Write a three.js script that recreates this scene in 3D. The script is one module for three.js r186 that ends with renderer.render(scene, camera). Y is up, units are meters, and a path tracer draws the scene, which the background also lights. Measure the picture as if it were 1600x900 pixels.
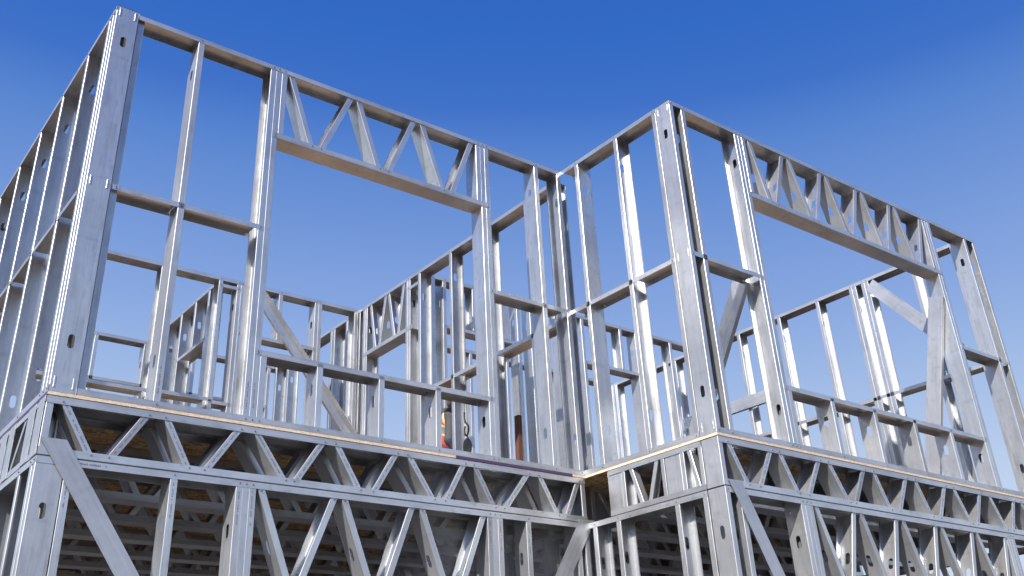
import * as THREE from 'three';
import { mergeGeometries } from 'three/addons/utils/BufferGeometryUtils.js';
import { MarchingCubes } from 'three/addons/objects/MarchingCubes.js';

// ---------------------------------------------------------------- scene, camera, sky, sun, exposure
const DECK = 3.45;                       // height of the upper deck above the ground
const scene = new THREE.Scene();
const camera = new THREE.PerspectiveCamera(39.137, 16 / 9, 0.1, 2000);
camera.position.set(-1.2658, DECK - 1.8842, 5.6997);
camera.rotation.set(THREE.MathUtils.degToRad(28.2), THREE.MathUtils.degToRad(-37.8896), THREE.MathUtils.degToRad(-2.3827), 'YXZ');
camera.setViewOffset(1962.67, 1104, 215.1, 203.97, 1600, 900);   // the photograph is cropped off-centre
scene.add(camera);

const SUN = new THREE.Vector3(-0.80, 0.53, 0.365).normalize();
function buildSky() {
  const W = 1024, H = 512, data = new Float32Array(W * H * 4);
  const stops = [[-90, .10, .07, .045], [-3, .14, .105, .075], [0, .70, .76, .86], [6, .64, .735, .88], [13, .515, .638, .855], [20, .335, .48, .785], [24, .245, .385, .745], [28, .178, .318, .692], [33, .10, .238, .632], [36, .052, .168, .58], [40, .034, .146, .55], [55, .018, .095, .43], [90, .012, .06, .30]];
  const d = new THREE.Vector3();
  for (let j = 0; j < H; j++) {
    const el = ((j + .5) / H - .5) * Math.PI;
    for (let i = 0; i < W; i++) {
    const az = ((i + .5) / W - .5) * 2 * Math.PI, anti = Math.max(0, -(Math.cos(az) * SUN.x + Math.sin(az) * SUN.z) / Math.hypot(SUN.x, SUN.z));
    const e = el * 180 / Math.PI + (el > 0 ? 2.2 * Math.pow(anti, 5) * Math.min(1, el * 3) : 0);
    let k = 0; while (k < stops.length - 2 && e > stops[k + 1][0]) k++;
    const a = stops[k], b = stops[k + 1], t = THREE.MathUtils.clamp((e - a[0]) / (b[0] - a[0]), 0, 1);
      d.set(Math.cos(el) * Math.cos(az), Math.sin(el), Math.cos(el) * Math.sin(az));
      const c = Math.max(0, d.dot(SUN)), glow = e > -1 ? .55 * Math.pow(c, 10) + 1.6 * Math.pow(c, 80) : 0;
      const o = (j * W + i) * 4, q = 1 / 1.35;     // the camera is exposed for the shaded steel
      data[o] = (a[1] + (b[1] - a[1]) * t + glow) * q; data[o + 1] = (a[2] + (b[2] - a[2]) * t + glow * .97) * q; data[o + 2] = (a[3] + (b[3] - a[3]) * t + glow * .9) * q; data[o + 3] = 1;
    }
  }
  const tx = new THREE.DataTexture(data, W, H, THREE.RGBAFormat, THREE.FloatType);
  tx.mapping = THREE.EquirectangularReflectionMapping; tx.magFilter = THREE.LinearFilter; tx.needsUpdate = true;
  return tx;
}
scene.background = buildSky(); scene.environment = scene.background;
const sun = new THREE.DirectionalLight(new THREE.Color(1, .955, .89), 5);
sun.position.copy(SUN).multiplyScalar(40).add(new THREE.Vector3(4, DECK, -2)); sun.target.position.set(4, DECK, -2);
sun.castShadow = true; sun.shadow.mapSize.set(4096, 4096); sun.shadow.bias = -0.0005;
Object.assign(sun.shadow.camera, { left: -12, right: 12, top: 12, bottom: -12, near: 1, far: 90 });
scene.add(sun, sun.target);
const renderer = new THREE.WebGLRenderer({ antialias: true });
renderer.toneMapping = THREE.LinearToneMapping; renderer.toneMappingExposure = 1.35;
renderer.shadowMap.enabled = true;

// ---------------------------------------------------------------- random numbers and noise
let seed = 20240611;
const rnd = () => { seed |= 0; seed = seed + 0x6D2B79F5 | 0; let t = Math.imul(seed ^ seed >>> 15, 1 | seed); t = t + Math.imul(t ^ t >>> 7, 61 | t) ^ t; return ((t ^ t >>> 14) >>> 0) / 4294967296; };
function tileNoise(nx, ny) {              // value noise that tiles, sampled with u, v in 0..1
  const g = new Float32Array(nx * ny).map(() => rnd());
  const s = t => t * t * (3 - 2 * t);
  return (u, v) => {
    const x = u * nx, y = v * ny, x0 = Math.floor(x), y0 = Math.floor(y), fx = s(x - x0), fy = s(y - y0);
    const q = (i, j) => g[((j % ny + ny) % ny) * nx + ((i % nx) + nx) % nx];
    return (q(x0, y0) * (1 - fx) + q(x0 + 1, y0) * fx) * (1 - fy) + (q(x0, y0 + 1) * (1 - fx) + q(x0 + 1, y0 + 1) * fx) * fy;
  };
}
function tex(W, H, fn, srgb, rx, ry) {    // fn(u, v) -> [r, g, b] in 0..1; rx, ry: metres that one tile covers
  const d = new Uint8Array(W * H * 4);
  for (let j = 0; j < H; j++) for (let i = 0; i < W; i++) {
    const c = fn((i + .5) / W, (j + .5) / H), o = (j * W + i) * 4;
    for (let k = 0; k < 3; k++) d[o + k] = Math.max(0, Math.min(255, Math.round(c[k] * 255)));
    d[o + 3] = 255;
  }
  const t = new THREE.DataTexture(d, W, H, THREE.RGBAFormat);
  t.wrapS = t.wrapT = THREE.RepeatWrapping; t.magFilter = THREE.LinearFilter; t.repeat.set(1 / rx, 1 / ry); t.needsUpdate = true;
  if (srgb) t.colorSpace = THREE.SRGBColorSpace;
  return t;
}

// ---------------------------------------------------------------- materials
function steelMaterial(name, tone, rough, metal) {
  const fine = tileNoise(90, 160), mid = tileNoise(22, 40), big = tileNoise(5, 7), streak = tileNoise(110, 3), streak2 = tileNoise(31, 2), drip = tileNoise(40, 9), scuff = tileNoise(9, 31);
  const color = tex(256, 512, (u, v) => {
    const g = .845 + .02 * (fine(u, v) - .5) + .03 * (mid(u, v) - .5) + .085 * (big(u, v) - .5) + .04 * (streak(u, v) - .5) + .03 * (streak2(u, v) - .5) - .34 * Math.max(0, drip(u, v) - .80) - .22 * Math.max(0, scuff(u, v) - .74);
    return [g * tone[0], g * tone[1], g * tone[2]];
  }, true, .62, 1.37);
  const ro = tex(256, 512, (u, v) => {
    const g = rough + .02 * (fine(u, v) - .5) + .05 * (mid(u, v) - .5) + .06 * (streak(u, v) - .5) + .07 * (big(u, v) - .5);
    return [g, g, g];
  }, false, .53, 1.19);
  const lo = tileNoise(6, 9), lo2 = tileNoise(14, 22);
  const bump = tex(128, 256, (u, v) => { const g = .5 + .62 * (lo(u, v) - .5) + .22 * (lo2(u, v) - .5); return [g, g, g]; }, false, 1.1, 1.9);
  return new THREE.MeshStandardMaterial({ name, color: 0xffffff, map: color, roughness: 1, roughnessMap: ro, metalness: metal, bumpMap: bump, bumpScale: .0019 });
}
const steels = [
  steelMaterial('galvanised_steel', [.935, .94, .95], .35, .80), steelMaterial('galvanised_steel_dull', [.90, .905, .92], .42, .76),
  steelMaterial('galvanised_steel_bright', [.975, .98, .985], .32, .84), steelMaterial('galvanised_steel_weathered', [.83, .835, .85], .45, .76),
];
const steel = () => { const r = rnd(); return steels[r < .48 ? 0 : r < .70 ? 1 : r < .9 ? 2 : 3]; };
const screwMat = new THREE.MeshStandardMaterial({ name: 'screw_zinc', color: new THREE.Color(.30, .30, .32), roughness: .5, metalness: 1 });
function osbTexture(W, H, base, n, mx, my, seedShift) {
  for (let i = 0; i < seedShift; i++) rnd();
  const cv = document.createElement('canvas'); cv.width = W; cv.height = H; const c = cv.getContext('2d');
  c.fillStyle = `rgb(${base.join(',')})`; c.fillRect(0, 0, W, H);
  for (let i = 0; i < n; i++) {
    const x = rnd() * W, y = rnd() * H, l = (10 + rnd() * 34) * W / 512, w = (3 + rnd() * 9) * W / 512, k = .62 + rnd() * .62, a = (rnd() < .6 ? 0 : 1.2) + (rnd() - .5) * 1.1;
    c.fillStyle = `rgba(${Math.round(base[0] * k)},${Math.round(base[1] * k * (.95 + rnd() * .08))},${Math.round(base[2] * k * (.88 + rnd() * .2))},.8)`;
    for (const ox of [-W, 0, W]) for (const oy of [-H, 0, H]) {
      if (x + ox < -50 || x + ox > W + 50 || y + oy < -50 || y + oy > H + 50) continue;
      c.save(); c.translate(x + ox, y + oy); c.rotate(a); c.fillRect(-l / 2, -w / 2, l, w); c.restore();
    }
  }
  const t = new THREE.CanvasTexture(cv); t.colorSpace = THREE.SRGBColorSpace; t.wrapS = t.wrapT = THREE.RepeatWrapping; t.repeat.set(1 / mx, 1 / my);
  return t;
}
const osbMat = new THREE.MeshStandardMaterial({ name: 'oriented_strand_board', map: osbTexture(512, 512, [196, 160, 118], 2600, 1.1, 1.1, 3), roughness: .85 });
const edgeA = tileNoise(60, 7), edgeB = tileNoise(140, 12);
const osbEdgeMat = new THREE.MeshStandardMaterial({ name: 'board_edge', roughness: .9, map: tex(512, 64, (u, v) => { const g = .90 + .16 * (edgeA(u, v) - .5) + .2 * (edgeB(u, v) - .5); return [.95 * g, .86 * g, .75 * g]; }, true, 1.0, .02) });
const purpleMat = new THREE.MeshStandardMaterial({ name: 'sealed_edge_paint', color: new THREE.Color(.072, .05, .115), roughness: .6 });
const dn1 = tileNoise(60, 60), dn2 = tileNoise(9, 9);
const groundMat = new THREE.MeshStandardMaterial({ name: 'dirt', roughness: 1, map: tex(256, 256, (u, v) => { const g = .25 + .09 * (dn1(u, v) - .5) + .14 * (dn2(u, v) - .5); return [g, g * .91, g * .80]; }, true, 9, 9) });
const slabMat = new THREE.MeshStandardMaterial({ name: 'concrete', roughness: .9, map: tex(256, 256, (u, v) => { const g = .26 + .07 * (dn1(u, v) - .5) + .12 * (dn2(u, v) - .5); return [g, g * .90, g * .80]; }, true, 3, 3) });
function printMaterial() {                // tiny illegible ink-jet marks along the flanges
  const cv = document.createElement('canvas'); cv.width = 1024; cv.height = 32; const c = cv.getContext('2d');
  c.fillStyle = '#000'; c.fillRect(0, 0, 1024, 32); c.fillStyle = '#fff';
  let x = 6;
  while (x < 1010) {
    const gap = rnd() < .17; if (gap) { x += 14 + rnd() * 20; continue; }
    for (let k = 0; k < 9; k++) { const w = rnd() < .5; c.globalAlpha = .5 + rnd() * .5; c.fillRect(x + rnd() * 7, 6 + rnd() * 17, w ? 6 : 2.4, w ? 2.4 : 7); }
    x += 14;
  }
  const t = new THREE.CanvasTexture(cv); t.wrapS = THREE.RepeatWrapping;
  return new THREE.MeshStandardMaterial({ name: 'ink_marks', color: new THREE.Color(.05, .035, .10), roughness: .8, alphaMap: t, transparent: true });
}
const inkMat = printMaterial();

// ---------------------------------------------------------------- names, tags
const taken = {};
function numbered(n) { const k = taken[n] = (taken[n] ?? -1) + 1; return k ? `${n}_${String(k).padStart(3, '0')}` : n; }
function thing(name, label, category, pos = [0, 0, 0], turn = 0, group) {
  const o = new THREE.Group(); o.name = numbered(name); o.position.set(...pos); o.rotation.y = turn;
  o.userData = { label, category }; if (group) o.userData.group = group;
  scene.add(o); return o;
}
function mesh(name, geo, mat, parent) {
  const m = new THREE.Mesh(geo, mat); m.name = name; m.castShadow = m.receiveShadow = true; parent.add(m); return m;
}
function structure(name, geo, mat) { const m = mesh(name, geo, mat, scene); m.userData.kind = 'structure'; return m; }

// ---------------------------------------------------------------- rolled steel sections
// local frame: length along +y from 0, web in the plane x = 0, flanges towards +x, front flange at z = 0, back flange at z = -D
const T = .0018, RAD = .0036;
function fillet(p, r, n) {                // rounds the inner corners of an open path
  const out = [p[0]];
  for (let i = 1; i < p.length - 1; i++) {
    const a = p[i - 1], b = p[i], c = p[i + 1], ua = [a[0] - b[0], a[1] - b[1]], uc = [c[0] - b[0], c[1] - b[1]];
    const la = Math.hypot(...ua), lc = Math.hypot(...uc), q = [b[0] + (ua[0] / la + uc[0] / lc) * r, b[1] + (ua[1] / la + uc[1] / lc) * r];
    for (let k = 0; k <= n; k++) {
      const t = k / n * Math.PI / 2;
      out.push([q[0] - (uc[0] / lc * Math.cos(t) + ua[0] / la * Math.sin(t)) * r, q[1] - (uc[1] / lc * Math.cos(t) + ua[1] / la * Math.sin(t)) * r]);
    }
  }
  out.push(p[p.length - 1]);
  return out;
}
function sweep(outer, inner, L) {
  const loop = [...fillet(outer, RAD, 4), ...fillet(inner, RAD - T, 4).reverse()];
  const pos = [], nor = [], uv = []; let acc = 0, area = 0;
  loop.forEach((a, i) => { const b = loop[(i + 1) % loop.length]; area += a[0] * b[1] - b[0] * a[1]; });
  const sg = area > 0 ? 1 : -1;
  for (let i = 0; i < loop.length; i++) {
    const a = loop[i], b = loop[(i + 1) % loop.length], dx = b[0] - a[0], dz = b[1] - a[1], l = Math.hypot(dx, dz);
    if (l < 1e-7) continue;
    for (const [p, y] of [[a, 0], [b, 0], [b, L], [a, 0], [b, L], [a, L]]) { pos.push(p[0], y, p[1]); nor.push(sg * dz / l, 0, -sg * dx / l); uv.push(acc + (p === b ? l : 0), y); }
    acc += l;
  }
  const g = new THREE.BufferGeometry();
  g.setAttribute('position', new THREE.Float32BufferAttribute(pos, 3)); g.setAttribute('normal', new THREE.Float32BufferAttribute(nor, 3)); g.setAttribute('uv', new THREE.Float32BufferAttribute(uv, 2));
  return fixWinding(g);
}
function fixWinding(g) {         // faces follow their normals
  const p = g.attributes.position, n = g.attributes.normal, u = g.attributes.uv, a = new THREE.Vector3(), b = new THREE.Vector3(), c = new THREE.Vector3(), m = new THREE.Vector3();
  for (let i = 0; i < p.count; i += 3) {
    a.fromBufferAttribute(p, i); b.fromBufferAttribute(p, i + 1); c.fromBufferAttribute(p, i + 2); m.fromBufferAttribute(n, i);
    if (b.sub(a).cross(c.sub(a)).dot(m) < 0) for (const at of [p, n, u]) for (let k = 0; k < at.itemSize; k++) { const t = at.array[(i + 1) * at.itemSize + k]; at.array[(i + 1) * at.itemSize + k] = at.array[(i + 2) * at.itemSize + k]; at.array[(i + 2) * at.itemSize + k] = t; }
  }
  return g;
}
function mirrorX(g, w) { const c = g.clone(); c.scale(-1, 1, 1); c.translate(w, 0, 0); return fixWinding(c); }
function plateWithHoles(L, D, m, holes) {
  const s = new THREE.Shape([[m, 0], [D - m, 0], [D - m, L], [m, L]].map(p => new THREE.Vector2(...p)));
  for (const h of holes) {
    const r = .019, q = .024, p = new THREE.Path(), pts = [];
    for (let k = 0; k <= 8; k++) { const t = k / 8 * Math.PI; pts.push(new THREE.Vector2(D / 2 + r * Math.cos(t), h + q + r * Math.sin(t))); }
    for (let k = 0; k <= 8; k++) { const t = Math.PI + k / 8 * Math.PI; pts.push(new THREE.Vector2(D / 2 + r * Math.cos(t), h - q + r * Math.sin(t))); }
    p.setFromPoints(pts); p.closePath(); s.holes.push(p);
  }
  const g = new THREE.ExtrudeGeometry(s, { depth: T, bevelEnabled: false, curveSegments: 4 });
  g.rotateY(Math.PI / 2);
  return g.index ? g.toNonIndexed() : g;
}
const cache = new Map();
function section({ L, D = .152, F = .045, lip = .012, holes = [], flip = false }) {
  const key = JSON.stringify([+L.toFixed(3), D, F, lip, holes.map(h => +h.toFixed(3)), flip]);
  if (cache.has(key)) return cache.get(key);
  let g; const t = T, m = .02;
  const lips = lip > 0;
  const fo = lips ? [[F, -lip], [F, 0]] : [[F, 0]], fi = lips ? [[F - t, -lip], [F - t, -t]] : [[F, -t]];
  const bo = lips ? [[F, -D], [F, -D + lip]] : [[F, -D]], bi = lips ? [[F - t, -D + t], [F - t, -D + lip]] : [[F, -D + t]];
  if (!holes.length) g = sweep([...fo, [0, 0], [0, -D], ...bo], [...fi, [t, -t], [t, -D + t], ...bi], L);
  else g = mergeGeometries([
    sweep([...fo, [0, 0], [0, -m]], [...fi, [t, -t], [t, -m]], L),
    sweep([[0, -D + m], [0, -D], ...bo], [[t, -D + m], [t, -D + t], ...bi], L),
    plateWithHoles(L, D, m, holes)]);
  if (flip) g = mirrorX(g, F);
  cache.set(key, g); return g;
}
const Z90 = Math.PI / 2;
function takeScrews(parent, list) {
  if (!list.length) return;
  const gs = list.map(([x, y, z, ry = 0]) => { const g = new THREE.CylinderGeometry(.0052, .0058, .005, 6); g.rotateX(Math.PI / 2); if (ry) g.rotateY(ry); g.translate(x, y, z); return g; });
  const m = mesh('screw_heads', mergeGeometries(gs), screwMat, parent); m.userData.kind = 'stuff';
}

// ---------------------------------------------------------------- wall frames: local x along the wall, front face z = 0, local y = 0 at the base
class Wall {
  constructor(label, pos, turn, H) { this.o = thing('steel_wall_frame', label, 'wall frame', pos, turn); this.H = H; this.s = []; }
  stud(x, { y0 = .0025, y1 = this.H - .0025, open = 1, holes = true, name = 'stud', D = .152, F = .045, z = 0, print = 0, mat } = {}) {
    const L = y1 - y0, hs = [];
    if (holes) for (const h of [.31, this.H - .29]) if (h > y0 + .06 && h < y1 - .06) hs.push(h - y0);
    const m = mesh(name, section({ L, D, F, holes: hs, flip: open < 0 }), mat ?? steel(), this.o); m.position.set(x + (rnd() - .5) * .002, y0, z); m.rotation.z = (rnd() - .5) * .0018 / Math.max(1, L * .6);
    if (print) {
      const k = mesh('printed_marks', new THREE.PlaneGeometry(.015, .2), inkMat, m), u = k.geometry.attributes.uv, o = rnd(); for (let q = 0; q < u.count; q++) u.setXY(q, o + u.getY(q) * .42, u.getX(q));
      k.position.set(F / 2, print > 0 ? L - .16 : .16, .0008);
    }
    return m;
  }
  track(x0, x1, y, { up = false, name = up ? 'bottom_track' : 'top_track', F = .040, z = .002, parent = this.o, D = .156, tabs = 0 } = {}) {
    const m = mesh(name, section({ L: x1 - x0, D, F, lip: 0 }), steel(), parent);
    if (up) { m.rotation.z = Z90; m.position.set(x1, y, z); } else { m.rotation.z = -Z90; m.position.set(x0, y, z); }
    return m;
  }
  top(x0, x1, H = this.H) { return this.track(x0, x1, H); }
  bot(x0, x1) { return this.track(x0, x1, 0, { up: true }); }
  block(x0, x1, y, name = 'blocking') {   // a length of track cut between two studs, its front flange lapping over them
    const body = section({ L: x1 - x0, D: .150, F: .038, lip: 0 }).clone();
    const tabs = [];
    for (const c of [-.021, x1 - x0 + .021]) { const b = new THREE.BoxGeometry(.038, .042, .0016).toNonIndexed(); b.translate(.019, c, .0012); tabs.push(b); }
    const m = mesh(name, mergeGeometries([body, ...tabs]), steel(), this.o); m.rotation.z = -Z90; m.position.set(x0, y, 0);
    this.s.push([x0 - .02, y - .013, .003], [x0 - .02, y - .026, .003], [x1 + .02, y - .013, .003], [x1 + .02, y - .026, .003]);
    return m;
  }
  rows(xs, y, w = .045) { for (let i = 0; i + 1 < xs.length; i++) this.block(xs[i] + w + .001, xs[i + 1] - .001, y); }
  member(xa, ya, xb, yb, { parent = this.o, name = 'web_member', D = .146, F = .045, z = -.003, open = 1, holes = false } = {}) {
    const L = Math.hypot(xb - xa, yb - ya), m = mesh(name, section({ L, D, F, holes: holes ? [L * .45] : [], flip: open < 0 }), steel(), parent);
    const a = Math.atan2(yb - ya, xb - xa) - Z90; m.rotation.z = a;
    m.position.set(xa - Math.cos(a) * F / 2, ya - Math.sin(a) * F / 2, z); return m;
  }
  header(x0, x1, yTop, yBot, tops, bots, { holes = false } = {}) {   // lattice lintel: the wall's top track above, its own chord below
    const h = new THREE.Group(); h.name = 'header'; this.o.add(h);
    this.track(x0 - .04, x1 + .04, yBot, { up: true, F: .045, name: 'chord', parent: h, z: .003, D: .158 });
    const n = Math.min(tops.length, bots.length);
    for (let i = 0; i < n; i++) {
      const falling = tops[i] < bots[i], j = () => (rnd() - .5) * .010;
      this.member(bots[i] + j(), yBot + .012 + j() * .5, tops[i] + j(), yTop - .008, { parent: h, open: falling ? 1 : -1, holes });
      this.s.push([bots[i], yBot + .03, .004], [tops[i], yTop - .02, .004]);
    }
    this.s.push([x0 - .02, yBot + .015, .004], [x0 - .02, yBot + .033, .004], [x1 + .02, yBot + .015, .004], [x1 + .02, yBot + .033, .004]);
    return h;
  }
  flatStrap(xa, ya, xb, yb, w, z = .006, name = 'flat_strap') {
    const L = Math.hypot(xb - xa, yb - ya), k = -Math.tan(Math.atan2(yb - ya, xb - xa) - Z90), s = new THREE.Shape([[-w / 2, 0], [w / 2, 0], [w / 2, L + k * w / 2], [-w / 2, L - k * w / 2]].map(p => new THREE.Vector2(...p)));   // cut level at the top
    const g = new THREE.ExtrudeGeometry(s, { depth: .0022, bevelEnabled: false });
    const m = mesh(name, g, steels[1], this.o); m.rotation.z = Math.atan2(yb - ya, xb - xa) - Z90; m.position.set(xa, ya, z); return m;
  }
  laid(xa, ya, xb, yb, z0, { D = .15, F = .04, lip = .01, name = 'brace', mat = steel() } = {}) {   // channel with its hollow side to the front
    const L = Math.hypot(xb - xa, yb - ya), m = mesh(name, section({ L, D, F, lip }), mat, this.o);
    const ey = new THREE.Vector3((xb - xa) / L, (yb - ya) / L, 0), ex = new THREE.Vector3(0, 0, 1), ez = new THREE.Vector3().crossVectors(ex, ey);
    m.quaternion.setFromRotationMatrix(new THREE.Matrix4().makeBasis(ex, ey, ez)); m.position.set(xa, ya, z0).addScaledVector(ez, D / 2); return m;
  }
  ends() {                                // screws where studs meet the tracks
    for (const c of this.o.children) if (c.name === 'stud' && Math.abs(c.rotation.z) < .01 && c.position.z === 0) {
      const x = c.position.x + .0225; c.geometry.computeBoundingBox(); const y0 = c.position.y, y1 = y0 + c.geometry.boundingBox.max.y;
      if (y0 < .02) this.s.push([x, .02, .004]); if (y1 > this.H - .03) this.s.push([x, this.H - .02, .004]);
    }
    takeScrews(this.o, this.s.map(([x, y, z]) => [x, y, z])); return this.o;
  }
}

// ================================================================ the large structure: ground, slab, deck
{
  const g = new THREE.PlaneGeometry(1600, 1600, 1, 1); g.rotateX(-Math.PI / 2);
  const u = g.attributes.uv; for (let i = 0; i < u.count; i++) u.setXY(i, u.getX(i) * 1600, u.getY(i) * 1600);
  structure('ground', g, groundMat);
  const sh = new THREE.Shape([[-.15, 6.25], [8.75, 6.25], [8.75, -1.5], [3.84, -1.5], [3.84, -.15], [-.15, -.15]].map(p => new THREE.Vector2(...p)));
  const s = new THREE.ExtrudeGeometry(sh, { depth: .12, bevelEnabled: true, bevelSize: .008, bevelThickness: .008, bevelSegments: 1 });
  s.rotateX(-Math.PI / 2); s.translate(0, .008, 0);
  structure('concrete_slab', s, slabMat);
}
const XB = 3.99, ZC = 1.355, XE = 8.445, XW = 8.597, ZK = -6.02;   // inner corner, front of the right wing, right end wall, back of the house
{
  const deck = thing('floor_deck', 'tan strand board floor deck under the upper storey walls', 'floor deck', [0, DECK, 0]);
  const panel = (x0, x1, z0, z1, front, left) => {
    const g = new THREE.BoxGeometry(x1 - x0 - .003, .0185, z1 - z0 - .003), u = g.attributes.uv, p = g.attributes.position, n = g.attributes.normal, ox = rnd() * 3, oy = rnd() * 3;
    for (let i = 0; i < u.count; i++) { if (Math.abs(n.getY(i)) > .5) u.setXY(i, p.getX(i) + ox, p.getZ(i) + oy); else u.setXY(i, (Math.abs(n.getX(i)) > .5 ? p.getZ(i) : p.getX(i)) + ox, p.getY(i) + .01); }
    const m = mesh('board', g, [osbEdgeMat, osbEdgeMat, osbMat, osbMat, osbEdgeMat, osbEdgeMat], deck);
    m.position.set((x0 + x1) / 2, -.0103, (z0 + z1) / 2);
    if (front) { const e = mesh('sealed_edge', new THREE.BoxGeometry(x1 - x0 - .004, .0187, .001), purpleMat, m); e.position.set(0, 0, (z1 - z0) / 2 - .0005); }
    if (left) { const e = mesh('sealed_edge', new THREE.BoxGeometry(.001, .0187, z1 - z0 - .004), purpleMat, m); e.position.set(-(x1 - x0) / 2 + .0005, 0, 0); }
  };
  const zs = [0.006, -1.22, -2.44, -3.66, -4.88, ZK];
  for (let r = 0; r < 5; r++) {
    const xs = r === 0 ? [-.004, 2.768, 3.862, XB + .4, 6.2, XW] : r % 2 ? [-.004, 1.22, 3.66, 6.1, XW] : [-.004, 2.44, 4.88, 7.32, XW];
    for (let i = 0; i + 1 < xs.length; i++) panel(xs[i], xs[i + 1], zs[r + 1], zs[r], r === 0 && i === 1, i === 0);
  }
  panel(XB - .006, 6.43, .006, ZC + .006); panel(6.43, XW, .006, ZC + .006);
}

// ================================================================ upper storey walls
const UH = 2.75, upperWalls = {};
{ // front left wall, on the front line z = 0
  const w = new Wall('tall front wall frame on the left with a wide window opening', [0, DECK, 0], 0, UH);
  w.top(.155, XB - .002); w.bot(.155, XB - .002);
  w.stud(.158, { z: -.026, D: .124 }); w.stud(.588, { print: -1 });
  w.stud(1.152, { open: -1, print: -1 }); w.stud(1.198, { print: -1 });
  w.stud(1.244, { y0: 2.17, holes: false }); w.stud(1.244, { y1: .45, holes: false });
  w.stud(3.044, { y0: 2.17, holes: false }); w.stud(3.089); w.stud(3.134);
  w.stud(3.683); w.stud(3.944, { open: -1 });
  w.header(1.246, 3.134, 2.72, 2.122, [1.324, 1.838, 1.908, 2.428, 2.505, 3.005], [1.524, 1.598, 2.108, 2.182, 2.708, 2.788]);
  w.block(.204, .587, 1.39); w.block(.634, 1.151, 1.39); w.block(3.18, 3.682, 1.39); w.block(3.729, 3.943, 1.39);
  w.block(1.244, 3.088, .49, 'sill');
  for (const x of [1.655, 2.135, 2.61]) w.stud(x, { y1: .475, holes: true });
  w.ends();
}
{ // left side wall, x = 0
  const w = new Wall('long side wall frame at the far left running back from the corner', [0, DECK, 0], -Z90, UH + .02);
  w.top(-6.0, -.001); w.bot(-6.0, -.001);
  w.stud(-.046, { open: -1, mat: steels[0] }); w.stud(-.116, { mat: steels[0] }); w.stud(-.188, { mat: steels[0] });
  const xs = [-.661, -1.277, -1.88, -2.52, -3.18, -3.79, -4.4, -5.01, -5.62, -6.0];
  for (const x of xs) w.stud(x);
  w.rows([...xs].reverse().concat([-.188]), 1.395);
  upperWalls.side = w.ends();
}
{ // return wall between the two fronts, x = XB, facing left
  const w = new Wall('short return wall frame at the inner corner beside the right wing', [XB, DECK, 0], -Z90, UH);
  w.top(.003, 1.2); w.bot(.003, 1.2);
  const xs = [.19, .694, 1.153]; for (const x of xs) w.stud(x, { open: x < .3 ? -1 : 1 });
  w.rows([-.04, ...xs], 1.39); w.ends();
}
{ // front of the right wing, z = ZC
  const w = new Wall('front wall frame of the right wing with a long lattice header', [XB, DECK, ZC], 0, UH);
  w.top(.001, 4.605); w.bot(.001, 4.605);
  w.stud(.002, { mat: steels[1] }); w.stud(.142, { mat: steels[0] }); w.stud(.79, { open: -1, mat: steels[0] }); w.stud(.836);
  w.stud(.882, { y0: 2.17, holes: false }); w.stud(.882, { y1: .45, holes: false });
  w.stud(3.612, { y0: 2.17, holes: false }); w.stud(3.658); w.stud(3.703);
  w.stud(4.385); w.stud(4.558, { open: -1 });
  const tops = [.985, 1.43, 1.51, 1.97, 2.055, 2.515, 2.6, 3.05, 3.145, 3.59], bots = [1.145, 1.225, 1.7, 1.77, 2.23, 2.3, 2.78, 2.85, 3.305, 3.385];
  w.header(.884, 3.7, 2.72, 2.118, tops, bots, { holes: true });
  w.block(.188, .789, 1.39); w.block(.048, .141, 1.39); w.block(3.75, 4.384, 1.39); w.block(4.432, 4.557, 1.39);
  w.block(.882, 3.657, .49, 'sill');
  for (const x of [1.405, 1.965, 2.535, 3.09]) w.stud(x, { y1: .475, holes: true });
  upperWalls.wing = w.ends();
}
{ // right end wall seen from inside, x = XE
  const w = new Wall('right end wall frame seen from inside behind the wing', [XE, DECK, 0], -Z90, UH);
  w.top(-4.05, 1.2); w.bot(-4.05, 1.2);
  const xs = [-4.05, -3.62, -2.9, -1.787, -1.146, -.576, -.062, .1, .67, 1.15]; for (const x of xs) w.stud(x); for (const x of [-.11, .052]) w.stud(x, { holes: false });
  w.rows(xs.slice(3), 1.405);
  const b = mesh('flat_blocking', section({ L: 1.52, D: .045, F: .15, lip: 0 }), steels[2], w.o);   // wide piece laid flat across the studs
  b.matrixAutoUpdate = true; b.rotation.set(0, 0, -Z90); b.position.set(-2.86, 1.89, .047);
  w.flatStrap(.16, 2.66, 1.02, 1.55, .145, .006, 'diagonal_strap');
  w.ends();
}
{ // interior wall that carries the return wall's line back
  const w = new Wall('interior wall frame running back from the inner corner with a small lattice header', [4.04, DECK, 0], -Z90, UH);
  w.top(-5.85, -.158); w.bot(-5.85, -.158);
  const xs = [-2.425, -1.842, -1.22, -.602, -.205]; for (const x of xs) w.stud(x);
  for (const x of [-2.625, -2.67, -3.53, -3.58, -3.69, -3.98, -4.29, -4.36, -4.98, -5.5, -5.85]) w.stud(x);
  w.header(-3.53, -2.58, 2.72, 2.125, [-3.414, -3.09, -3.03, -2.712], [-3.298, -3.222, -2.902, -2.83], { holes: true });
  w.rows(xs, 1.39); w.block(-2.58, -2.426, 2.63); w.block(-4.24, -3.99, 1.39);
  w.ends();
}
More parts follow.
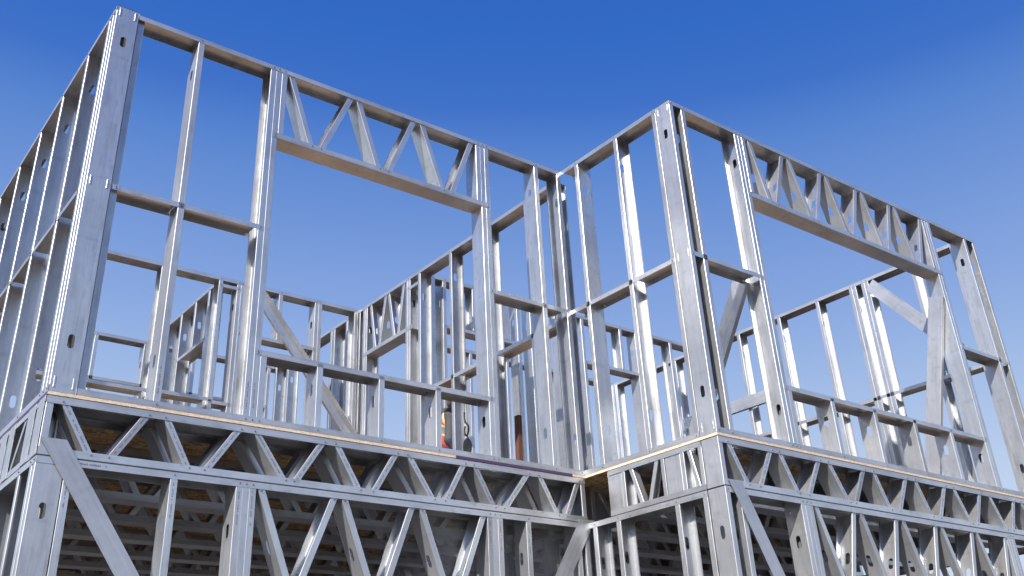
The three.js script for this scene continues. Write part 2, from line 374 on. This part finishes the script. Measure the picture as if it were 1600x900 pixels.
{ // back wall of the left room
  const w = new Wall('interior back wall frame of the left room with a door opening', [0, DECK, -3.67], 0, UH);
  w.top(.157, 4.037); w.bot(.157, 2.55); w.bot(3.5, 4.037);
  w.stud(.17); w.stud(.6); w.stud(1.7, { open: -1 }); w.stud(2.325, { open: -1 }); w.stud(2.532); w.stud(2.578);
  w.stud(3.028, { y0: 2.17, holes: false }); w.stud(3.468); w.stud(3.514); w.stud(3.98, { open: -1 });
  w.block(.65, 1.699, 1.39); w.block(1.747, 2.324, 1.405); w.block(2.372, 2.531, 1.385); w.block(2.372, 2.531, 2.675);
  w.block(2.62, 3.467, 2.172, 'door_header');
  w.laid(2.72, 2.72, 3.99, 1.21, .004, { name: 'diagonal_brace' });
  w.ends();
}
{ // far wall behind the left room
  const w = new Wall('far back wall frame glimpsed low between the left corner and the first stud', [0, DECK, -5.87], 0, UH);
  w.top(.157, 4.2); w.bot(.157, 4.2);
  const xs = [.52, 1.12, 1.715, 2.31, 2.92, 3.5, 3.94]; for (const x of xs) w.stud(x);
  w.rows(xs, 2.2); w.ends();
}
{ // short partition that leads back from the back wall
  const w = new Wall('partition frame with a lowered lintel behind the left room back wall', [2.35, DECK, 0], -Z90, UH);
  w.top(-5.7, -3.83); w.bot(-5.7, -4.83);
  for (const x of [-5.7, -5.25, -4.815]) w.stud(x);
  w.stud(-4.4, { y0: 2.17, holes: true }); w.stud(-4.02);
  w.block(-4.768, -4.021, 2.17, 'lintel');
  w.ends();
}
{ // cross wall inside the right wing
  const w = new Wall('cross wall frame inside the right wing behind the return wall', [0, DECK, -2.42], 0, UH);
  w.top(4.2, XE - .004); w.bot(4.2, XE - .004);
  for (const x of [4.215, 4.36, 5.377, 5.57, 6.0, 6.36, 7.262, 7.87, 8.38]) w.stud(x, { open: x === 7.87 ? -1 : 1 });
  w.stud(4.755, { y0: 2.21, open: -1 }); w.stud(6.99, { y0: 2.19, open: -1 }); { const g = new THREE.BoxGeometry(.16, .46, .002); const m = mesh('lintel_plate', g, steels[1], w.o); m.position.set(5.18, 2.435, .0065); }
  w.block(4.407, 5.376, 2.205, 'door_header'); w.block(6.41, 7.26, 2.185, 'door_header');
  w.ends();
}
{ // back wall of the right wing
  const w = new Wall('back wall frame of the right wing behind the cross wall', [0, DECK, -4.06], 0, UH);
  w.top(4.2, XE - .004); w.bot(4.2, XE - .004);
  const xs = [4.5, 5.1, 5.5, 5.9, 6.5, 7.35, 7.9, 8.395]; for (const x of xs) w.stud(x);
  w.rows(xs.slice(0, 5), 1.39); w.ends();
}
// swaged ends pressed into the wide webs of the corner posts
function crimps(wall, turn, at, ys) {
  const g = new THREE.CapsuleGeometry(.005, .06, 3, 8); g.scale(1, 1, .45);
  for (const y of ys) for (const d of [-.052, .052]) { const m = mesh('swage', g, steels[0], wall); m.position.set(at[0] + (turn ? 0 : d), y, at[1] + (turn ? d : 0)); m.rotation.y = turn; }
}
crimps(upperWalls.side, Z90, [.0005, -.076], [UH - .03, 1.38, .06]);
crimps(upperWalls.wing, Z90, [.0015, -.076], [UH - .06, 1.38, .06]);
// temporary shores that rake back from the window jambs to the deck
function shore(label, x, top, foot, flip) {
  const t = thing('raking_brace', label, 'brace', [x, DECK, foot[0]]);
  const L = Math.hypot(top[1] - foot[1], top[0] - foot[0]), m = mesh('brace_stud', section({ L, D: .15, F: .042, holes: [], flip }), steels[1], t);
  m.rotation.x = Math.atan2(top[0] - foot[0], top[1] - foot[1]); m.position.set(0, foot[1], 0);
  const f = mesh('foot_clip', new THREE.BoxGeometry(.05, .003, .16), steels[2], t); f.position.set(.02, .0055, -.06);
}
shore('steel stud raking down behind the right end of the wing window opening', 7.592, [1.36, 1.86], [.82, .012], false);
shore('steel stud raking down behind the left jamb of the wing window opening', 4.728, [1.262, 1.34], [.42, .012], false);

// ================================================================ rims and floor trusses under the deck
const TT = -.0215, TB = -.356;            // top and bottom of a truss, from the deck
function truss(label, x0, x1, z, tops, bots, { group, rim = false, caps = true } = {}) {
  const t = thing('floor_truss', label, 'floor truss', [x0, DECK, z], 0, group), L = x1 - x0;
  const up = mesh('chord', section({ L, D: .152, F: .044, lip: 0 }), steel(), t); up.rotation.z = -Z90; up.position.set(0, TT, .002);
  const lo = mesh('chord', section({ L, D: .152, F: .044, lip: 0 }), steel(), t); lo.rotation.z = Z90; lo.position.set(L, TB, .002);
  const sc = [];
  if (caps) for (const [x, f] of [[.001, false], [L - .043, true]]) { const m = mesh('end_post', section({ L: TT - TB - .006, D: .148, F: .042, lip: .01, flip: f }), steel(), t); m.position.set(x, TB + .003, -.001); }
  const n = Math.min(tops.length, bots.length);
  for (let i = 0; i < n; i++) {
    const a = [bots[i] + (rnd() - .5) * .008, TB + .012], b = [tops[i] + (rnd() - .5) * .008, TT - .012], l = Math.hypot(b[0] - a[0], b[1] - a[1]), ang = Math.atan2(b[1] - a[1], b[0] - a[0]) - Z90, fall = tops[i] < bots[i];
    const m = mesh('web_member', section({ L: l, D: .142, F: .042, lip: .009, flip: !fall }), steel(), t);
    m.rotation.z = ang; m.position.set(a[0] - Math.cos(ang) * .021, a[1] - Math.sin(ang) * .021, -.003);
    if (rim) {
      const k = mesh('printed_marks', new THREE.PlaneGeometry(.016, l * .8), inkMat, m); const u = k.geometry.attributes.uv;
      const o = rnd(); for (let q = 0; q < u.count; q++) u.setXY(q, o + u.getY(q) * l * 2.0, u.getX(q)); k.position.set(.021, l / 2, .0008);
    }
    sc.push([a[0], TB + .028, .0045], [b[0], TT - .028, .0045]);
  }
  if (rim) takeScrews(t, sc);
  return t;
}
const TA = [.087, .583, .672, 1.155, 1.245, 1.733, 1.813, 2.288, 2.37, 2.857, 2.93, 3.44, 3.527, 3.93], BA = [.281, .383, .852, .945, 1.471, 1.532, 2.012, 2.1, 2.593, 2.675, 3.109, 3.186, 3.703, 3.778];
const TC = [.095, .562, .642, 1.115, 1.205, 1.67, 1.772, 2.233, 2.34, 2.786, 2.902, 3.332, 3.464, 3.9, 4.0, 4.45], BC = [.257, .368, .798, .904, 1.396, 1.457, 1.917, 2.032, 2.49, 2.595, 3.072, 3.158, 3.633, 3.733, 4.2, 4.28];
truss('front rim truss under the left deck edge, printed with small dark marks', 0, XB - .004, 0, TA, BA, { rim: true });
truss('front rim truss under the right wing deck edge, seen at a slant', XB, XW, ZC, TC, BC, { rim: true });
const ORD = ['first', 'second', 'third', 'fourth', 'fifth', 'sixth', 'seventh', 'eighth', 'ninth', 'tenth', 'eleventh', 'twelfth'];
const zL = [-.2, -.816, -1.43, -2.05, -2.68, -3.31, -3.92, -4.54, -5.16, -5.86], zR = [.992, .397, -.16, -.755, -1.37, -1.99, -2.61, -3.23, -3.85, -4.47, -5.09, -5.86];
zL.forEach((z, i) => { const s = .06 + rnd() * .1; truss(`${ORD[i]} floor truss behind the front rim in the left bay, counted inward`, .02, XB - .02, z, TA.map(v => v + s - .087), BA.map(v => v + s - .087), { group: 'floor trusses under the left deck' }); });
zR.forEach((z, i) => { const s = .05 + rnd() * .1; truss(`${ORD[i]} floor truss behind the rim in the right bay, counted inward`, z > 0 ? XB + .004 : XB + .2, XW - .02, z, TA.concat([3.98, 4.28]).map(v => v + s - .087).filter(v => v < 4.35), BA.concat([4.15, 4.21]).map(v => v + s - .087).filter(v => v < 4.35), { group: 'floor trusses under the right deck' }); });
{ // end rims: posts and short lattice seen along the return and along the left side
  const w = new Wall('short rim of wide steel posts under the return wall deck edge', [XB, DECK + TB, 0], -Z90, TT - TB);
  w.track(.262, 1.2, TT - TB, { F: .038 }); w.track(.262, 1.2, 0, { up: true, F: .038 });
  const V = (x) => { const m = w.stud(x, { y0: .004, y1: TT - TB - .004, holes: false, D: .12, F: .036 }); m.name = 'post'; };
  V(.399); V(.803); V(.996); V(1.164);
  w.member(.587, .02, .494, TT - TB - .02, { F: .036, D: .06, open: -1 }); w.member(.66, .02, .77, TT - TB - .02, { F: .036, D: .06 }); w.member(1.135, .02, 1.072, TT - TB - .02, { F: .034, D: .06, open: -1 });
  w.ends(); w.o.name = numbered('rim_frame'); w.o.userData.category = 'rim frame';
  const d = new Wall('rim of wide steel posts under the left side deck edge', [0, DECK + TB, 0], -Z90, TT - TB);
  d.track(-6.0, -.002, TT - TB, { F: .036, z: .003 }); d.track(-6.0, -.002, 0, { up: true, F: .036, z: .003 });
  for (let z = -.125; z > -5.9; z -= .615) {
    for (const [dz, wd] of [[0, .115], [-.215, .15]]) { const m = mesh('wide_post', new THREE.BoxGeometry(wd, TT - TB - .006, .0018), steels[1], d.o); m.position.set(z + dz + wd / 2, (TT - TB) / 2, .0055); }
    const p = d.stud(z - .062, { y0: .004, y1: TT - TB - .004, holes: false, D: .12, F: .04 }); p.name = 'post';
    d.member(z - .5, .02, z - .29, TT - TB - .02, { F: .036, D: .1 });
  }
  d.ends(); d.o.name = numbered('rim_frame'); d.o.userData.category = 'rim frame';
}

// ================================================================ lower storey walls
const LB = .14, LH = DECK - .36 - LB;    // slab top and wall height
{ // front left
  const w = new Wall('lower front wall frame on the left with a lattice header and flat corner straps', [0, LB, 0], 0, LH), q = DECK - LB;
  w.top(.001, XB - .004); w.bot(.001, XB - .004);
  w.stud(.158, { print: 1 }); w.stud(.748, { print: 1 });
  for (const x of [1.152, 1.195]) w.stud(x, { print: x < 1.16 ? 1 : 0 }); w.stud(1.238, { y0: LH - .64, holes: false, print: 1 });
  w.stud(3.035, { y0: LH - .64, holes: false, print: 1 }); w.stud(3.08); w.stud(3.126, { print: 1 });
  w.stud(3.386, { print: 1 }); w.stud(3.86); w.stud(3.944);
  w.header(1.24, 3.125, LH - .03, q - .985, [1.318, 1.823, 1.898, 2.41, 2.488, 3.0], [1.545, 1.59, 2.125, 2.185, 2.71, 2.765], { holes: true });
  { const k = mesh('printed_marks', new THREE.PlaneGeometry(.17, .017), inkMat, w.o), u = k.geometry.attributes.uv; for (let i = 0; i < u.count; i++) u.setXY(i, .13 + u.getX(i) * .3, u.getY(i)); k.position.set(.30, LH - .02, .0045); }
  w.flatStrap(1.32, q - 2.0, .07, q - .262, .115, .0085); w.flatStrap(2.75, q - 2.2, 3.975, q - .335, .125, .0062);
  w.ends();
}
{ // left side
  const w = new Wall('lower side wall frame at the far left edge', [0, LB, 0], -Z90, LH);
  w.top(-6.0, -.002); w.bot(-6.0, -.002);
  w.stud(-.046, { open: -1, mat: steels[1] }); w.stud(-.112);
  for (let x = -.36; x > -6.1; x -= .615) w.stud(x);
  w.ends();
}
{ // return
  const w = new Wall('lower return wall frame at the inner corner', [XB, LB, 0], -Z90, LH);
  w.top(.004, 1.2); w.bot(.004, 1.2);
  for (const x of [.045, .3, .893, 1.15]) w.stud(x);
  w.ends();
}
{ // right wing front
  const w = new Wall('lower front wall frame of the right wing with a lattice header', [XB, LB, ZC], 0, LH), q = DECK - LB;
  w.top(.002, 4.605); w.bot(.002, 4.605);
  w.stud(.002, { mat: steels[0] }); w.stud(.14); for (const x of [.79, .835]) w.stud(x); w.stud(.88, { y0: LH - .64, holes: false });
  w.stud(3.57, { y0: LH - .64, holes: false }); w.stud(3.615); w.stud(3.66); w.stud(4.2); w.stud(4.558, { open: -1 });
  w.header(.88, 3.66, LH - .03, q - .985, [.965, 1.41, 1.5, 1.95, 2.04, 2.49, 2.585, 3.03, 3.11, 3.56], [1.17, 1.22, 1.705, 1.755, 2.245, 2.3, 2.785, 2.84, 3.31, 3.36], { holes: true });
  w.flatStrap(.98, q - 2.05, .105, q - .318, .115, .0085);
  w.ends();
}
{ // right end and back, seen only through gaps
  const w = new Wall('lower right end wall frame behind the wing', [XE, LB, 0], -Z90, LH);
  w.top(-6.0, 1.2); w.bot(-6.0, 1.2); for (let x = 1.15; x > -6.05; x -= .615) w.stud(x); w.ends();
  const b = new Wall('lower back wall frame deep under the deck', [0, LB, ZK + .155], 0, LH);
  b.top(.16, XE - .004); b.bot(.16, XE - .004); for (let x = .3; x < 8.4; x += .615) b.stud(x); b.ends();
  const m = new Wall('lower interior wall frame continuing the return wall under the deck', [4.04, LB, 0], -Z90, LH);
  m.top(-5.8, -.158); m.bot(-5.8, -.158); for (const x of [-.21, -.62, -1.24, -2.9, -3.5, -4.1, -4.7, -5.3, -5.8]) m.stud(x); m.ends();
}

// ================================================================ a worker stooping behind the studs, and small things hung and leant there
const v3 = (x, y, z) => new THREE.Vector3(x, y, z);
function skin(bones, lo, hi, cell, k, cut) {   // one continuous surface round tapered bones: [a, ra, b, rb]
  const size = Math.max(hi.x - lo.x, hi.y - lo.y, hi.z - lo.z), res = Math.ceil(size / cell), mid = lo.clone().add(hi).multiplyScalar(.5), half = size / 2;
  const mc = new MarchingCubes(res, new THREE.MeshStandardMaterial(), false, false, 120000);
  const p = v3(), d = v3();
  for (let z = 0; z < res; z++) for (let y = 0; y < res; y++) for (let x = 0; x < res; x++) {
    p.set((x - res / 2) / (res / 2), (y - res / 2) / (res / 2), (z - res / 2) / (res / 2)).multiplyScalar(half).add(mid);
    let s = 10;
    for (const [a, ra, b, rb] of bones) {
      d.subVectors(b, a); const t = THREE.MathUtils.clamp(((p.x - a.x) * d.x + (p.y - a.y) * d.y + (p.z - a.z) * d.z) / Math.max(1e-9, d.lengthSq()), 0, 1);
      const q = Math.hypot(p.x - a.x - d.x * t, p.y - a.y - d.y * t, p.z - a.z - d.z * t) - (ra + (rb - ra) * t), h = Math.max(0, k - Math.abs(s - q)) / k;
      s = Math.min(s, q) - h * h * k * .25;
    }
    if (cut) s = Math.max(s, cut(p));
    mc.field[x + y * res + z * res * res] = -s;
  }
  mc.isolation = 0; mc.update();
  const n = mc.count ?? mc.geometry.drawRange.count, g = new THREE.BufferGeometry();
  const P = mc.positionArray.slice(0, n * 3), N = mc.normalArray.slice(0, n * 3);
  for (let i = 0; i < n; i++) { P[i * 3] = P[i * 3] * half + mid.x; P[i * 3 + 1] = P[i * 3 + 1] * half + mid.y; P[i * 3 + 2] = P[i * 3 + 2] * half + mid.z; }
  g.setAttribute('position', new THREE.BufferAttribute(P, 3)); g.setAttribute('normal', new THREE.BufferAttribute(N, 3));
  return g;
}
{
  const cloth = (c, r = .85) => new THREE.MeshStandardMaterial({ color: new THREE.Color(...c), roughness: r });
  const t = thing('person', 'person in an orange vest with a grey band, mostly hidden behind the studs', 'person', [4.45, DECK, -2.47], .95);
  // local frame: faces +z, feet on y = 0
  const hipL = v3(.1, .77, -.06), hipR = v3(-.1, .77, -.06), kneeL = v3(.13, .43, .16), kneeR = v3(-.12, .43, .12), ankL = v3(.13, .09, -.04), ankR = v3(-.13, .09, -.06), pel = v3(0, .80, -.07);
  const waist = v3(0, .93, -.03), chest = v3(0, 1.10, .0), neck = v3(0, 1.235, .03), head = v3(0, 1.345, .06), shL = v3(.185, 1.17, .02), shR = v3(-.185, 1.17, .02);
  const elL = v3(.235, .90, .0), elR = v3(-.235, .90, .0), wrL = v3(.20, .70, .13), wrR = v3(-.20, .70, .13);
  const legs = [[hipL, .098, kneeL, .068], [kneeL, .066, ankL, .048], [hipR, .098, kneeR, .068], [kneeR, .066, ankR, .048], [pel, .125, pel.clone().add(v3(0, .08, .03)), .12]];
  const feet = [[ankL, .05, ankL.clone().add(v3(.01, -.045, .16)), .038], [ankR, .05, ankR.clone().add(v3(-.01, -.045, .16)), .038], [ankL, .05, ankL.clone().add(v3(0, -.045, -.03)), .044], [ankR, .05, ankR.clone().add(v3(0, -.045, -.03)), .044]];
  const trunk = [[pel, .12, waist, .125], [waist, .125, chest, .145], [v3(.075, 1.10, 0), .105, v3(-.075, 1.10, 0), .105], [shL, .07, chest, .12], [shR, .07, chest, .12], [chest, .12, neck, .06]];
  const arms = [[shL, .062, elL, .047], [elL, .045, wrL, .033], [shR, .062, elR, .047], [elR, .045, wrR, .033]];
  const headB = [[neck, .056, head.clone().add(v3(0, -.03, -.03)), .06], [head.clone().add(v3(0, .035, -.015)), .092, head.clone().add(v3(0, -.05, .035)), .066], [head.clone().add(v3(0, -.02, .10)), .014, head.clone().add(v3(0, -.045, .105)), .016], [head.clone().add(v3(.088, -.005, 0)), .014, head.clone().add(v3(.09, -.035, .005)), .012], [head.clone().add(v3(-.088, -.005, 0)), .014, head.clone().add(v3(-.09, -.035, .005)), .012]];
  const body = skin([...legs, ...trunk, ...arms, ...headB], v3(-.75, -.02, -.75), v3(.75, 1.48, .75), .0125, .035);
  // one surface, coloured by place: trousers, shirt, skin
  const bp = body.attributes.position, col = new Float32Array(bp.count * 3);
  for (let i = 0; i < bp.count; i++) {
    const y = bp.getY(i), z = bp.getZ(i), x = bp.getX(i), nearHead = y > 1.225 && Math.abs(x) < .12, arm = Math.abs(x) > .12 && y < .80 && z > .02 && Math.abs(x) > .15;
    const c = nearHead || arm ? [.42, .25, .17] : y < .90 ? [.035, .045, .075] : [.06, .065, .075];
    col.set(c, i * 3);
  }
  body.setAttribute('color', new THREE.BufferAttribute(col, 3));
  mesh('body', body, new THREE.MeshStandardMaterial({ vertexColors: true, roughness: .8 }), t);
  const grow = trunk.map(([a, ra, b, rb]) => [a, ra + .018, b, rb + .018]);
  const vest = skin(grow, v3(-.5, .7, -.45), v3(.5, 1.7, .55), .0095, .04, p => Math.max(.80 - p.y, Math.abs(p.x) - .205, p.y - 1.245));
  const vp = vest.attributes.position, vc = new Float32Array(vp.count * 3);
  for (let i = 0; i < vp.count; i++) {
    const x = Math.abs(vp.getX(i)), s = vp.getY(i) + .35 * (vp.getZ(i) + .13) + .01 * Math.sin(vp.getX(i) * 14);
    let c = [.44, .08, .035];
    if (s > .985 && s < 1.085) c = s < 1.0 || s > 1.07 ? [.60, .52, .22] : [.20, .23, .22];
    if (s < .90) c = [.30, .03, .015];
    if (x > .19 || vp.getY(i) > 1.228) c = [.75, .55, .34];
    vc.set(c, i * 3);
  }
  vest.setAttribute('color', new THREE.BufferAttribute(vc, 3));
  mesh('vest', vest, new THREE.MeshStandardMaterial({ vertexColors: true, roughness: .85 }), t);
  mesh('boot', skin(feet.slice(0, 1).concat(feet.slice(2, 3)), v3(-.05, -.05, -.2), v3(.35, .35, .2), .011, .02, p => .002 - p.y), cloth([.05, .035, .025]), t);
  mesh('boot', skin(feet.slice(1, 2).concat(feet.slice(3, 4)), v3(-.35, -.05, -.2), v3(.05, .35, .2), .011, .02, p => .002 - p.y), cloth([.05, .035, .025]), t);
  const hair = skin([[head.clone().add(v3(0, .05, -.03)), .098, head.clone().add(v3(0, -.01, -.05)), .085]], v3(-.18, 1.2, -.17), v3(.18, 1.56, .23), .008, .02, p => Math.max(1.265 - p.y, p.z - .10));
  mesh('hair', hair, cloth([.018, .013, .01], .6), t);
  for (const [w, s] of [[wrL, 1], [wrR, -1]]) {         // hands hang half closed, five fingers each
    const dir = v3(-.1 * s, -.75, .65).normalize(), side = v3(s, -.1, -.1).normalize(), inn = v3().crossVectors(dir, side).multiplyScalar(-s).normalize(), at = (f, a, b) => w.clone().addScaledVector(dir, f).addScaledVector(side, a).addScaledVector(inn, b);
    const b = [[at(0, 0, 0), .027, at(.08, .012, 0), .026], [at(.04, -.012, 0), .024, at(.085, -.022, 0), .02]];
    [[.03, .072], [.011, .080], [-.009, .075], [-.028, .058]].forEach(([a, l]) => { const r = .0088; b.push([at(.085, a, 0), r + .001, at(.085 + l * .45, a, .012), r], [at(.085 + l * .45, a, .012), r, at(.085 + l * .7, a, .035), r - .001], [at(.085 + l * .7, a, .035), r - .001, at(.085 + l * .72, a, .055), r - .002]); });
    b.push([at(.03, .03, .005), .012, at(.062, .056, .02), .0105], [at(.062, .056, .02), .0105, at(.088, .058, .038), .009]);
    const c = at(.08, 0, .01); mesh('hand', skin(b, c.clone().addScalar(-.12), c.clone().addScalar(.12), .0038, .008), cloth([.42, .25, .17], .6), t);
  }
}
{ // a dark cord with a hook and loops, hanging from a stud
  const t = thing('hanging_cord', 'dark cord with a hook and loop hanging beside the person in orange', 'cord', [3.985, DECK, -1.545]);
  const m = new THREE.MeshStandardMaterial({ color: new THREE.Color(.018, .018, .02), roughness: .6 }), tube = (pts, r) => new THREE.TubeGeometry(new THREE.CatmullRomCurve3(pts.map(p => v3(...p))), 40, r, 6);
  mesh('cord', tube([[.05, 1.34, -.02], [.0, 1.2, -.02], [.005, 1.02, -.018], [0, .93, -.015]], .003), m, t);
  mesh('hook', mergeGeometries([tube([[0, .935, -.015], [.004, .90, -.022], [0, .86, -.012], [-.003, .83, 0]], .009), tube([[0, .83, 0], [.004, .80, .032], [0, .75, .045], [-.004, .71, .028], [-.002, .715, -.005], [0, .76, -.018], [0, .80, -.008]], .0085)]), m, t);
  mesh('pouch', (() => { const g = new THREE.SphereGeometry(.055, 14, 10); g.scale(.7, 1.5, .9); g.translate(0, .60, .02); return g; })(), new THREE.MeshStandardMaterial({ color: new THREE.Color(.12, .13, .125), roughness: .9 }), t);
  mesh('loop', tube([[0, .715, .01], [.01, .68, .02], [0, .655, .02]], .006), m, t);
}
{ // a board stood on end
  const t = thing('upright_board', 'reddish brown board standing on end between the studs near the inner corner', 'board', [4.2, DECK, -1.06]);
  const g = new THREE.BoxGeometry(.038, .80, .055); g.translate(0, .402, 0);
  const gn = tileNoise(9, 3), gn2 = tileNoise(60, 4);
  const m = mesh('board', g, new THREE.MeshStandardMaterial({ roughness: .8, map: tex(64, 256, (u, v) => { const k = .8 + .3 * (gn(u, v) - .5) + .25 * (gn2(u, v) - .5); return [.46 * k, .29 * k, .22 * k]; }, true, 1, 1) }), t); m.rotation.z = -.02;
}

{ // thin clear plastic hung behind the lower front studs, dusty enough to veil the trusses
  const t = thing('plastic_sheet', 'thin translucent plastic sheet hanging behind the lower front studs near the inner corner', 'plastic sheet', [2.0, DECK - 2.3, -.168]);
  const fold = tileNoise(14, 3), g = new THREE.PlaneGeometry(1.9, 2.26, 60, 20); g.translate(.95, 1.13, 0);
  const q = g.attributes.position; for (let i = 0; i < q.count; i++) q.setZ(i, (fold(q.getX(i) / 1.9 * .98, q.getY(i) / 2.3 * .98) - .5) * .022);
  g.computeVertexNormals();
  const a1 = tileNoise(5, 4), a2 = tileNoise(16, 12), al = tex(64, 64, (u, v) => { const k = THREE.MathUtils.smoothstep(u, 0, .5) * (.20 + .12 * (a1(u, v) - .5) + .07 * (a2(u, v) - .5)); return [k, k, k]; }, false, 1, 1);
  mesh('sheet', g, new THREE.MeshStandardMaterial({ name: 'dusty_film', color: new THREE.Color(.58, .58, .57), roughness: .5, alphaMap: al, transparent: true, side: THREE.DoubleSide }), t);
}
renderer.render(scene, camera);
